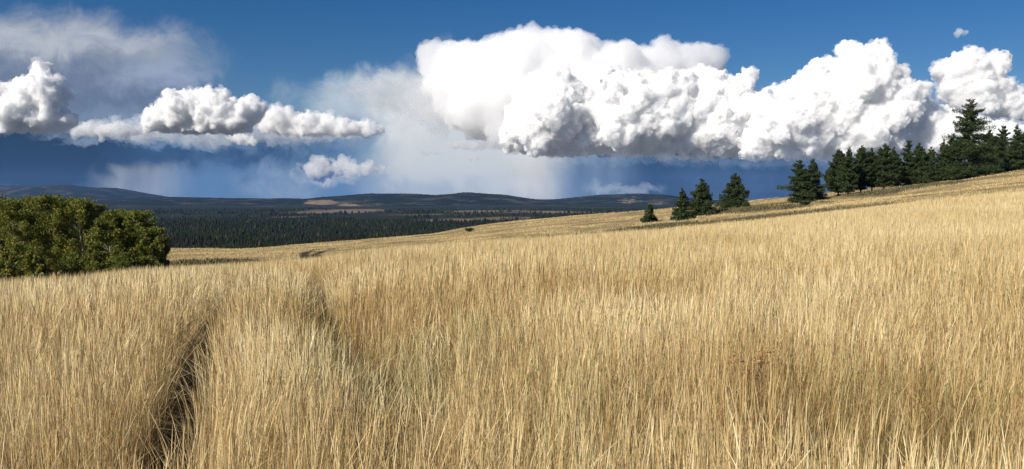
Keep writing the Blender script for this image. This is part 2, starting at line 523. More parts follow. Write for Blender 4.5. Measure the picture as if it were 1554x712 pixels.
def fbm(x, y, oct=4):
    s, a, t = 0, 1.0, 0
    for i in range(oct):
        s = s + a * vnoise(x * 2 ** i + 17.3 * i, y * 2 ** i - 9.1 * i)
        t += a
        a *= 0.5
    return s / t


def height0(x, y):
    x, y = np.asarray(x, float), np.asarray(y, float)
    r = np.hypot(x, y)
    th = np.clip(np.arctan2(x, y), -0.72, 0.72)
    rho = r * np.cos(th)
    c = np.clip(777 + FPX * np.tan(th), C0, C1)
    fi = (LR(rho) - L0) / (L1 - L0) * (NL - 1.001)
    fj = (c - C0) / (C1 - C0) * (NC - 1.001)
    i, j = fi.astype(int), fj.astype(int)
    a, b = fi - i, fj - j
    z = (_tab[j, i] * (1 - a) + _tab[j, i + 1] * a) * (1 - b) + (_tab[j + 1, i] * (1 - a) + _tab[j + 1, i + 1] * a) * b
    near = np.clip((rho - 5) / 25, 0, 1)
    z = z + near * 0.16 * (fbm(x * 0.25, y * 0.25, 3) - 0.5) * 2
    far = np.clip((rho - 60) / 100, 0, 1) * np.clip((700 - rho) / 200, 0, 1)
    z = z + far * 0.9 * (fbm(x * 0.035 + 5, y * 0.05, 4) - 0.5) * 2
    val = np.clip((rho - 800) / 1500, 0, 1)
    z = z + val * 9 * (fbm(x * 0.0012 + 3, y * 0.0012, 3) - 0.5) * 2
    return z


def hit(px, py, y0=1.5, y1=900.0, up=0.0):
    """where the ray through a photograph pixel meets the ground (up = height above it)"""
    u, e = ray(px, py)
    Y = np.geomspace(y0, y1, 6000)
    d = EYE + e * Y - (height0(u * Y, Y) + up)
    k = np.nonzero(d < 0)[0]
    i = k[0] if len(k) else int(np.argmin(d))
    return np.array([u * Y[i], Y[i]]), len(k) > 0


# wheel ruts: two centre lines found from the photograph, kept as ground curves
def rut_line(pix, up):
    P = np.array([hit(a, b, up=up)[0] for a, b in pix])
    t = np.concatenate([[0], np.cumsum(np.hypot(*np.diff(P, axis=0).T))])
    tt = np.arange(0, t[-1], 0.12)
    Q = np.column_stack([np.interp(tt, t, P[:, 0]), np.interp(tt, t, P[:, 1])])
    return smooth1(Q, 7, 0)


RUT_L = rut_line([(150, 900), (205, 780), (240, 712), (262, 645), (282, 575), (300, 520), (318, 486), (338, 464), (368, 442), (398, 426)], 0.25)
RUT_R = rut_line([(745, 830), (690, 760), (640, 690), (575, 600), (535, 548), (503, 508), (487, 478), (480, 450), (477, 432), (476, 424)], 0.25)
FAR_L = rut_line([(462, 397), (466, 392), (462, 386), (478, 380), (500, 377), (560, 373)], 0.0)
FAR_R = rut_line([(479, 398), (483, 391), (478, 386), (490, 381), (512, 377.5), (575, 373)], 0.0)


def line_dist(x, y, Q):
    x = np.ravel(x); y = np.ravel(y)
    out = np.full(x.shape, 99.0)
    m = (x > Q[:, 0].min() - 2) & (x < Q[:, 0].max() + 2) & (y > Q[:, 1].min() - 2) & (y < Q[:, 1].max() + 2)
    idx = np.nonzero(m)[0]
    Qs = Q[::2]
    for s in range(0, len(idx), 20000):
        ii = idx[s:s + 20000]
        out[ii] = np.sqrt(((x[ii, None] - Qs[None, :, 0]) ** 2 + (y[ii, None] - Qs[None, :, 1]) ** 2).min(1))
    return out


def rut_dist(x, y):
    return line_dist(x, y, RUT_L), line_dist(x, y, RUT_R), np.minimum(line_dist(x, y, FAR_L), line_dist(x, y, FAR_R))


def height(x, y):
    z = height0(x, y)
    sh = z.shape
    a, b, c = rut_dist(x, y)
    d = np.minimum(a, b).reshape(sh)
    return z - 0.10 * np.exp(-(d / 0.22) ** 2) - 0.12 * np.exp(-(c.reshape(sh) / 0.4) ** 2)


# dark low ground-cover patches on the far slope (photograph pixels, half sizes in metres)
PATCHES = []
for px, py, hw, hd in ((1235, 326, 15, 5), (1290, 321, 12, 4), (1165, 331, 10, 3), (1085, 322, 8, 3), (1110, 318, 6, 2.5), (1135, 318, 6, 2.5),
                       (1330, 292, 7, 3), (1370, 287, 10, 3), (1410, 282, 8, 3), (1000, 346, 8, 4), (1030, 343, 8, 3), (915, 355, 12, 3), (300, 399, 8, 3), (1190, 310, 7, 3), (1215, 312, 6, 3)):
    p, ok = hit(px, py, y0=70)
    PATCHES.append((p[0], p[1], hw, hd))


def patch_w(x, y):
    wv = np.zeros(np.shape(x))
    nz = fbm(np.asarray(x) * 0.22, np.asarray(y) * 0.16, 4)
    for a, b, hw, hd in PATCHES:
        # strips run across the slope
        r = np.sqrt(((x - a) / hw) ** 2 + ((y - b) / hd / 2.2) ** 2)
        wv = np.maximum(wv, np.clip((1.25 - r) * 2.0, 0, 1))
    return np.clip(wv * np.clip((nz - 0.25) * 6, 0, 1), 0, 1)


# pale glades in the valley wood
GLADES = [(hit(a, b, y0=900, y1=9000)[0], hw, hd) for a, b, hw, hd in ((800, 331, 190, 130), (690, 334, 120, 90), (845, 322, 260, 260), (640, 326, 160, 130),
          (560, 320, 240, 320), (735, 321, 260, 260), (430, 330, 90, 80), (505, 323, 150, 150))]


def glade(x, y):
    wv = np.zeros(np.shape(x))
    nz = fbm(np.asarray(x) * .006, np.asarray(y) * .004, 4) - .5
    for p, hw, hd in GLADES:
        wv = np.maximum(wv, np.clip(1.3 + 2.4 * nz - np.hypot((x - p[0]) / hw, (y - p[1]) / hd), 0, 1))
    return wv


ang = np.concatenate([np.linspace(-180, -46, 40, endpoint=False), np.linspace(-46, 46, 620), np.linspace(46, 180, 41)[1:-1]])
rad_ = np.concatenate([np.geomspace(0.4, 60, 190), np.geomspace(60, 700, 150)[1:], np.geomspace(700, 33000, 150)[1:]])
TA, RR = np.meshgrid(np.radians(ang), rad_, indexing="ij")
gx, gy = RR * np.sin(TA), RR * np.cos(TA)
gz = height(gx, gy)
na, nr = gx.shape
V = np.column_stack([gx.ravel(), gy.ravel(), gz.ravel()])
V = np.vstack([V, [0, 0, 0]])
I = np.arange(na * nr).reshape(na, nr)
In = np.roll(I, -1, 0)
q = np.stack([I[:, :-1], I[:, 1:], In[:, 1:], In[:, :-1]], -1).reshape(-1, 4)
q = q[:, ::-1]
tri = np.stack([I[:, 0], In[:, 0], np.full(na, na * nr)], -1)
tri = tri[:, ::-1]
me = np_mesh("ground", V, np.concatenate([q.ravel(), tri.ravel()]), np.concatenate([np.full(len(q), 4), np.full(len(tri), 3)]), smooth=True)
a_, b_, c_ = rut_dist(gx, gy)
rw = np.clip(1.4 - np.minimum(a_, b_) / 0.2, 0, 1) + np.clip(1.8 - c_ / 0.6, 0, 1)
add_attr(me, "rut", np.append(np.clip(rw, 0, 1), 0))
add_attr(me, "cover", np.append(patch_w(gx, gy).ravel() * (RR.ravel() > 60), 0))
add_attr(me, "wood", np.append(np.clip((RR.ravel() - 430) / 150, 0, 1), 0))

add_attr(me, "glade", np.append(glade(gx, gy).ravel() * (RR.ravel() > 1200), 0))
m_ground, t = new_mat("ground")
tcg = t.n("ShaderNodeTexCoord").outputs["Object"]
n1 = t.noise(tcg, 0.35, 8, 0.62)
n2 = t.noise(tcg, 9.0, 6, 0.6)
n3 = t.noise(tcg, 0.05, 5, 0.6)
straw = t.ramp(n1, [(0.30, (0.235, 0.165, 0.075)), (0.5, (0.40, 0.30, 0.145)), (0.7, (0.50, 0.39, 0.20))])
straw = t.mix(t.maprange(n3, 0.44, 0.60), straw, (0.25, 0.205, 0.10))
straw = t.mix(t.maprange(n2, 0.35, 0.7, 0.0, 0.5), straw, (0.17, 0.115, 0.055))
soil = t.ramp(n2, [(0.3, (0.018, 0.013, 0.009)), (0.7, (0.050, 0.036, 0.022))])  # bare rut soil, albedo lowered further for the shade inside the ruts
rut = t.n("ShaderNodeAttribute", attribute_name="rut").outputs["Fac"]
cover = t.n("ShaderNodeAttribute", attribute_name="cover").outputs["Fac"]
wood = t.n("ShaderNodeAttribute", attribute_name="wood").outputs["Fac"]
geo = t.n("ShaderNodeNewGeometry")
dist = t.n("ShaderNodeVectorMath", {0: geo.outputs["Position"]}, operation="LENGTH").outputs["Value"]
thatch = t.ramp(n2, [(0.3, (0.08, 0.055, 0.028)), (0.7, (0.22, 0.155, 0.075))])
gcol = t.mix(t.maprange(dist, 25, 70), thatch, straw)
gcol = t.mix(cover, gcol, (0.085, 0.078, 0.048))
gcol = t.mix(t.math("MULTIPLY", rut, 0.92), gcol, soil)
f1 = t.noise(tcg, 0.0022, 6, 0.6)
f2 = t.noise(tcg, 0.02, 4, 0.7)
wcol = t.ramp(f2, [(0.3, (0.008, 0.013, 0.007)), (0.7, (0.020, 0.028, 0.013))])
wcol = t.mix(t.maprange(f1, 0.56, 0.66, 0, 0.55), wcol, (0.085, 0.07, 0.04))
wcol = t.mix(t.maprange(dist, 11800, 12800), wcol, (0.14, 0.142, 0.14))      # paler unseen ground added behind the hills to bounce light onto the cloud bases
wcol = t.mix(t.n("ShaderNodeAttribute", attribute_name="glade").outputs["Fac"], wcol, (0.20, 0.155, 0.10))
gcol = t.mix(wood, gcol, wcol)
bs = t.n("ShaderNodeBsdfPrincipled", {"Base Color": gcol, "Roughness": 0.95, "Specular IOR Level": 0.1})
bp = t.n("ShaderNodeBump", {"Height": t.noise(tcg, 2.5, 8, 0.7), "Strength": 0.6, "Distance": 0.25})
t.set(bs.inputs["Normal"], bp.outputs[0])
t.n("ShaderNodeOutputMaterial", {"Surface": bs.outputs[0]})
tag(link("ground", me, [m_ground]), kind="structure")

# ------------------------------------------------------------------ far hills
m_hill, t = new_mat("hill_forest")
tch = t.n("ShaderNodeTexCoord").outputs["Object"]
h1 = t.noise(tch, 0.0035, 7, 0.65)
h2 = t.noise(tch, 0.03, 4, 0.7)
hc = t.ramp(h2, [(0.3, (0.008, 0.013, 0.008)), (0.7, (0.022, 0.030, 0.016))])
hc = t.mix(t.maprange(h1, 0.47, 0.66, 0, 0.85), hc, (0.085, 0.078, 0.052))
clr = t.n("ShaderNodeAttribute", attribute_name="clearing").outputs["Fac"]
clr = t.maprange(t.math("ADD", clr, t.math("MULTIPLY", t.math("SUBTRACT", t.noise(tch, 0.008, 7, 0.75), 0.5), 2.8)), 0.38, 0.52)
hc = t.mix(clr, hc, (0.27, 0.20, 0.125))
bs = t.n("ShaderNodeBsdfPrincipled", {"Base Color": hc, "Roughness": 1.0, "Specular IOR Level": 0.0})
bp = t.n("ShaderNodeBump", {"Height": h2, "Strength": 0.8, "Distance": 12.0})
t.set(bs.inputs["Normal"], bp.outputs[0])
t.n("ShaderNodeOutputMaterial", {"Surface": bs.outputs[0]})


def hills(prof, Y0, depth, clear=(), seed=1, rough=5.0):
    """a forested ridge: prof = skyline in photograph pixels; clear = (px, py, half w, half h) bare patches"""
    px = np.linspace(prof[0][0], prof[-1][0], 700)
    top = np.interp(px, [p[0] for p in prof], [p[1] for p in prof])
    top = smooth1(top[None], 5, 1)[0]
    ue = np.array([ray(a, b) for a, b in zip(px, top)])
    zt = EYE + ue[:, 1] * Y0
    g = np.random.default_rng(seed)
    d = np.concatenate([np.linspace(-1, 0, 34), np.linspace(0, 0.8, 12)[1:]])
    D, K = np.meshgrid(d, np.arange(len(px)), indexing="xy")
    prof_d = 0.5 + 0.5 * np.cos(np.pi * np.abs(D)) 
    Yv = Y0 + D * depth
    X = ue[K, 0] * Y0 + 0 * D
    nz = fbm(X * 0.0016 + seed * 7, Yv * 0.0016, 5) - 0.5
    Z = -64 + (zt[K] + 64) * prof_d * (1 + 0.9 * nz * (1 - prof_d) * 2) + nz * 75 * prof_d * (1 - prof_d) * 2
    Z += g.normal(0, rough, Z.shape) * 0.5 * (prof_d > 0.02) + rough * 1.5 * (fbm(X * 0.02, Yv * 0.02, 2) - 0.5)
    n, mm = Z.shape
    I = np.arange(n * mm).reshape(n, mm)
    q = np.stack([I[:-1, :-1], I[1:, :-1], I[1:, 1:], I[:-1, 1:]], -1).reshape(-1, 4)
    q = q[:, ::-1]
    me = np_mesh("hills", np.column_stack([X.ravel(), Yv.ravel(), Z.ravel()]), q.ravel(), np.full(len(q), 4), smooth=True)
    # bare patches given as seen, then fixed to the slope
    PX = 777 + FPX * X / Yv
    PY = 300 - FPX * (Z - EYE) / Yv
    cw = np.zeros(Z.shape)
    for a, b, hw, hh, *am in clear:
        cw = np.maximum(cw, (am[0] if am else 1.0) * np.clip(1.35 - np.hypot((PX - a) / hw, (PY - b) / hh), 0, 1))
    cw[D > 0.02] = 0
    add_attr(me, "clearing", cw.ravel())
    return tag(link("hills", me, [m_hill]), kind="structure")


hills([(-400, 284), (-100, 283), (0, 282), (60, 282.5), (100, 280), (130, 284), (150, 285.5), (170, 284.5), (200, 291), (235, 298), (330, 303), (420, 309)], 11500, 2200, seed=1, rough=4)
hills([(120, 312), (200, 302), (240, 299), (300, 300), (380, 302), (440, 301), (452, 304), (470, 303), (500, 299), (560, 294), (620, 294), (670, 296.5), (692, 293.5),
       (710, 291.5), (728, 293.5), (765, 295.5), (800, 301), (860, 309), (920, 314)], 8200, 2200,
      clear=[(487, 307, 24, 4), (530, 314, 20, 5), (578, 316, 32, 3), (325, 316, 8, 1.3), (660, 318, 14, 1.2)], seed=2, rough=3)
hills([(700, 316), (780, 308), (830, 303.5), (850, 302), (900, 296.5), (960, 294), (1000, 295), (1030, 299), (1080, 304), (1160, 305), (1260, 310), (1500, 316), (1800, 318)], 9300, 2000,
      clear=[(800, 317, 30, 1.2), (955, 307, 24, 9, .42), (1000, 310, 16, 5, .36)], seed=3, rough=3)

# ------------------------------------------------------------------ valley wood (one mass of far conifers)
def far_wood():
    g = np.random.default_rng(5)
    P = []
    for r0, r1, n in ((560, 900, 13000), (900, 1500, 16000), (1500, 2600, 16000), (2600, 4600, 9000)):
        th = g.uniform(-0.62, 0.28, n)
        r = np.sqrt(g.uniform(r0 ** 2, r1 ** 2, n))
        P.append(np.column_stack([r * np.sin(th), r * np.cos(th), r]))
    P = np.vstack(P)
    P = P[glade(P[:, 0], P[:, 1]) < .35]
    dens = fbm(P[:, 0] * 0.004, P[:, 1] * 0.0025, 4)
    P = P[dens > 0.40 + 0.00001 * P[:, 2]]
    n = len(P)
    z = height0(P[:, 0], P[:, 1]) - 0.3
    big = np.clip(P[:, 2] / 1500, 1, 2.2)
    h = g.uniform(3.2, 9.5, n) * (.55 + .9 * fbm(P[:, 0] * .011 + 50, P[:, 1] * .008, 3)) * (0.85 + 0.15 * big) * np.where(g.random(n) < 0.1, 1.25, 1.0)
    wd = h * g.uniform(0.12, 0.21, n) * big * np.where(g.random(n) < .14, 1.7, 1.0)
    k = 6
    a = np.linspace(0, 2 * np.pi, k, endpoint=False)
    ang = a[None] + g.uniform(0, 6, n)[:, None]
    jit = g.uniform(0.6, 1.25, (n, k))
    ring = lambda f, zz: np.stack([P[:, 0:1] + np.cos(ang) * wd[:, None] * f * jit, P[:, 1:2] + np.sin(ang) * wd[:, None] * f * jit,
                                   (z + h * zz)[:, None] + 0 * ang], -1)
    r1, r2, r3 = ring(1.0, 0.12), ring(0.75, 0.42), ring(0.36, 0.74)
    tip = np.stack([P[:, 0] + g.normal(0, .2, n), P[:, 1], z + h], -1)[:, None]
    V = np.concatenate([r1, r2, r3, tip], 1)
    m = 3 * k + 1
    F4, F3 = [], []
    for i in range(k):
        j = (i + 1) % k
        F4 += [[i, j, k + j, k + i], [k + i, k + j, 2 * k + j, 2 * k + i]]
        F3 += [[2 * k + i, 2 * k + j, 3 * k]]
    off = (np.arange(n) * m)[:, None, None]
    q4 = (np.array(F4)[None] + off).reshape(-1, 4)
    q3 = (np.array(F3)[None] + off).reshape(-1, 3)
    me = np_mesh("distant_wood", V.reshape(-1, 3), np.concatenate([q4.ravel(), q3.ravel()]), np.concatenate([np.full(len(q4), 4), np.full(len(q3), 3)]))
    add_attr(me, "rnd", np.repeat(g.random(n), m))
    mt, t = new_mat("distant_needles")
    at_ = t.n("ShaderNodeAttribute", attribute_name="rnd").outputs["Fac"]
    tcw = t.n("ShaderNodeTexCoord").outputs["Object"]
    cloud_shadow = t.noise(tcw, 0.0035, 4, 0.6)
    c1 = t.ramp(at_, [(0, (0.008, 0.014, 0.006)), (0.6, (0.015, 0.024, 0.009)), (0.92, (0.026, 0.034, 0.012)), (1, (0.075, 0.06, 0.034))])
    c2 = t.ramp(at_, [(0, (0.007, 0.011, 0.006)), (1, (0.022, 0.023, 0.012))])
    cc = t.mix(t.maprange(cloud_shadow, 0.42, 0.6), c1, c2)  # broad darker patches put cloud shadow into the needle colour
    b = t.n("ShaderNodeBsdfPrincipled", {"Base Color": cc, "Roughness": 0.9, "Specular IOR Level": 0.1})
    t.n("ShaderNodeOutputMaterial", {"Surface": b.outputs[0]})
    tag(link("distant_wood", me, [mt]), "dark conifer wood filling the valley floor below the far hills", "forest", kind="stuff")


far_wood()

# ------------------------------------------------------------------ haze
def haze():
    x0, x1, y0, y1, z0, z1 = -13000, 13000, -60, 13800, -90, 330
    vv = [(x, y, z) for x in (x0, x1) for y in (y0, y1) for z in (z0, z1)]
    ff = [0, 1, 3, 2, 4, 6, 7, 5, 0, 4, 5, 1, 2, 3, 7, 6, 0, 2, 6, 4, 1, 5, 7, 3]
    me = np_mesh("haze", vv, ff, np.full(6, 4))
    mt, t = new_mat("haze")
    pv = t.n("ShaderNodeVolumePrincipled", {"Color": (0.24, 0.47, 1.0, 1), "Density": 2.1e-5, "Anisotropy": 0.1})
    t.n("ShaderNodeOutputMaterial", {"Volume": pv.outputs[0]})
    mt.cycles.homogeneous_volume = True
    tag(link("haze", me, [mt]), kind="stuff")


haze()
# ------------------------------------------------------------------ dry grass
# thin spots seen in the photograph (pixel, radius in metres, how thin)
GAPS = [(hit(a, b, up=0.45)[0], r, s) for a, b, r, s in ((700, 515, 0.22, .7), (655, 572, 0.3, .6), (850, 690, 0.20, .75), (1208, 665, 0.14, .9), (1300, 690, .35, .45),
        (970, 470, .5, .35), (915, 470, .4, .4), (545, 540, .22, .6), (820, 600, .12, .6), (1480, 610, .18, .7), (1400, 690, .3, .5), (1535, 620, .14, .6), (330, 620, .1, .4), (1000, 560, .12, .5), (620, 690, .15, .5), (760, 640, .16, .7), (905, 660, .14, .7), (1110, 690, .14, .8), (1250, 620, .16, .7), (1360, 640, .2, .7), (1500, 690, .16, .8), (440, 690, .12, .6), (80, 660, .14, .6), (560, 600, .18, .6))]
GREEN = [(hit(a, b, up=0.3)[0], r) for a, b, r in ((545, 545, .5), (640, 570, .6), (700, 560, .5), (870, 680, .35), (1310, 690, .45), (480, 470, .5), (487, 485, .4), (1450, 700, .3), (560, 620, .3))]
GREYISH = [(hit(a, b, up=0.5)[0], r) for a, b, r in ((990, 480, .8), (180, 450, 2.5), (560, 530, .7), (1180, 470, 1.0), (300, 420, 3.0))]
RUSSET = [(hit(a, b, up=0.5)[0], r) for a, b, r in ((700, 490, .9), (510, 470, 1.2), (930, 450, 1.6), (240, 600, .5), (1130, 600, .6), (1400, 640, .9), (200, 690, .4), (760, 560, .4))]


def blob(x, y, items, k=None):
    wv = np.zeros(len(x))
    for it in items:
        p, r = it[0], it[1]
        s = it[2] if len(it) > 2 else 1.0
        wv = np.maximum(wv, s * np.exp(-((x - p[0]) ** 2 + (y - p[1]) ** 2) / (r * r)))
    return wv


def scatter(g, r0, r1, a0, a1, n):
    th = g.uniform(a0, a1, n)
    r = np.sqrt(g.uniform(r0 * r0, r1 * r1, n))
    return r * np.sin(th), r * np.cos(th)


# stem outline: (height share, width share)
FULL = np.array([(0, .9), (.35, 1.0), (.68, .85), (.80, 1.25), (.90, 1.6), (1, 0)])
HEAD = np.array([(0, .8), (.45, .8), (.76, .7), (.82, 2.6), (.92, 2.2), (1, 0)])
MID = np.array([(0, .9), (.55, 1.0), (.84, 1.5), (1, 0)])
LEAF = np.array([(0, .8), (.3, 1.15), (.65, .85), (1, 0)])


def stems(g, x, y, h, wid, lean_s, shape, lean_dir=None, droop=0.12, fling=0.06):
    """ribbons with their own bend; returns vertices (n, levels, ...) packed, faces and the share of height"""
    n = len(x)
    z = height(x, y)
    la = g.uniform(0, 2 * np.pi, n) if lean_dir is None else lean_dir
    le = np.abs(g.normal(0, lean_s, n)) + 0.02
    le = np.where(g.random(n) < fling, le + g.uniform(0.25, 0.6, n), le)
    # slow drift of lean over the field, a little to the lee
    calm = np.clip(1 - (np.hypot(x, y) - 7) / 22, 0.22, 1)
    lx = np.sin(la) * le + 0.34 * calm * (fbm(x * 1.3 + 40, y * 1.3, 4) - .5) + 0.03
    ly = np.cos(la) * le + 0.34 * calm * (fbm(x * 1.3 + 80, y * 1.3, 4) - .5)
    fa = g.uniform(0, np.pi, n)
    fx, fy = np.cos(fa), np.sin(fa)
    bend = g.uniform(0.0, 2 * droop, n)
    L, R_, TT = [], [], []
    for t_, w_ in shape:
        s = t_ * (1 - bend * 0.2 * t_)
        off = t_ + bend * t_ ** 3 * 2.2
        cx = x + lx * h * off
        cyy = y + ly * h * off
        cz = z - 0.02 + h * s * np.sqrt(np.maximum(0.15, 1 - np.minimum(.8, (lx ** 2 + ly ** 2) * (0.6 + 0.6 * t_))))
        L.append(np.stack([cx - fx * wid * w_ * .5, cyy - fy * wid * w_ * .5, cz], -1))
        R_.append(np.stack([cx + fx * wid * w_ * .5, cyy + fy * wid * w_ * .5, cz], -1))
        TT.append(t_)
    k = len(shape) - 1
    V = np.stack(sum([[L[i], R_[i]] for i in range(k)], []) + [L[k]], 1)
    m = 2 * k + 1
    F4 = [[2 * i, 2 * i + 1, 2 * i + 3, 2 * i + 2] for i in range(k - 1)]
    F3 = [[2 * k - 2, 2 * k - 1, 2 * k]]
    tv = np.array(sum([[TT[i]] * 2 for i in range(k)], []) + [1.0])
    off = (np.arange(n) * m)[:, None, None]
    q4 = (np.array(F4)[None] + off).reshape(-1, 4)
    q3 = (np.array(F3)[None] + off).reshape(-1, 3)
    return V.reshape(-1, 3), q4, q3, np.tile(tv, n), m


def hue_of(g, x, y):
    """0 straw ... position on the colour ramp; patches of the field differ"""
    base = 0.44 + 0.6 * (fbm(x * .35, y * .35, 4) - .5) + g.normal(0, .20, len(x))
    base = base - 0.36 * blob(x, y, RUSSET) + 0.22 * blob(x, y, GREYISH)
    return np.clip(base, 0, 1)


class Pack:
    def __init__(self):
        self.V, self.F4, self.F3, self.T, self.H, self.G, self.o = [], [], [], [], [], [], 0

    def add(self, res, hue, green):
        V, q4, q3, tv, m = res
        self.V.append(V); self.F4.append(q4 + self.o); self.F3.append(q3 + self.o)
        self.T.append(tv); self.H.append(np.repeat(hue, m)); self.G.append(np.repeat(green, m))
        self.o += len(V)

    def build(self, name, mat):
        V = np.concatenate(self.V); q4 = np.concatenate(self.F4); q3 = np.concatenate(self.F3)
        me = np_mesh(name, V, np.concatenate([q4.ravel(), q3.ravel()]), np.concatenate([np.full(len(q4), 4), np.full(len(q3), 3)]))
        add_attr(me, "up", np.concatenate(self.T)); add_attr(me, "hue", np.concatenate(self.H)); add_attr(me, "green", np.concatenate(self.G))
        return link(name, me, [mat])


m_straw, t = new_mat("dry_straw")
hu = t.n("ShaderNodeAttribute", attribute_name="hue").outputs["Fac"]
up_ = t.n("ShaderNodeAttribute", attribute_name="up").outputs["Fac"]
gr = t.n("ShaderNodeAttribute", attribute_name="green").outputs["Fac"]
cs = t.ramp(hu, [(0.0, (0.30, 0.17, 0.06)), (0.25, (0.51, 0.365, 0.155)), (0.5, (0.69, 0.545, 0.28)), (0.75, (0.79, 0.665, 0.39)), (1.0, (0.85, 0.76, 0.51))])
leafy = t.mix(t.maprange(up_, 0.05, 0.6), t.mix(0.5, cs, (0.36, 0.23, 0.09)), cs)         # old leaf sheaths low on the stem are browner
grn = t.ramp(hu, [(0, (0.16, 0.19, 0.05)), (1, (0.42, 0.44, 0.20))])
scol = t.mix(gr, leafy, grn)
df = t.n("ShaderNodeBsdfPrincipled", {"Base Color": scol, "Roughness": 0.55, "Specular IOR Level": 0.25})
tl = t.n("ShaderNodeBsdfTranslucent", {"Color": scol})
mx = t.n("ShaderNodeMixShader", {0: 0.24, 1: df.outputs[0], 2: tl.outputs[0]})
t.n("ShaderNodeOutputMaterial", {"Surface": mx.outputs[0]})


def thin(g, x, y, keep):
    """tussocks, gaps and wheel ruts"""
    tus = fbm(x * 3.0, y * 3.0, 3)
    tw = np.clip(1 - (np.hypot(x, y) - 8) / 25, 0.25, 1)
    p = keep * (tw * np.clip(0.18 + 3.7 * (tus - 0.34), 0.05, 1.3) + (1 - tw) * 0.8)
    p = p * (1 - blob(x, y, [(q, r * 1.5, s) for q, r, s in GAPS]))
    a, b, c = rut_dist(x, y)
    wob = 0.05 * (fbm(x * 2.2, y * 2.2, 2) - .5) * 2
    p = p * np.clip((a + wob - 0.152) / 0.07, 0.0, 1) * np.clip((b + wob * 2 - 0.04 - 0.008 * np.clip(y, 0, 22)) / 0.10, 0.08 + 0.5 * np.clip((9 - y) / 4, 0, 1), 1)
    return g.random(len(x)) < p, a, b


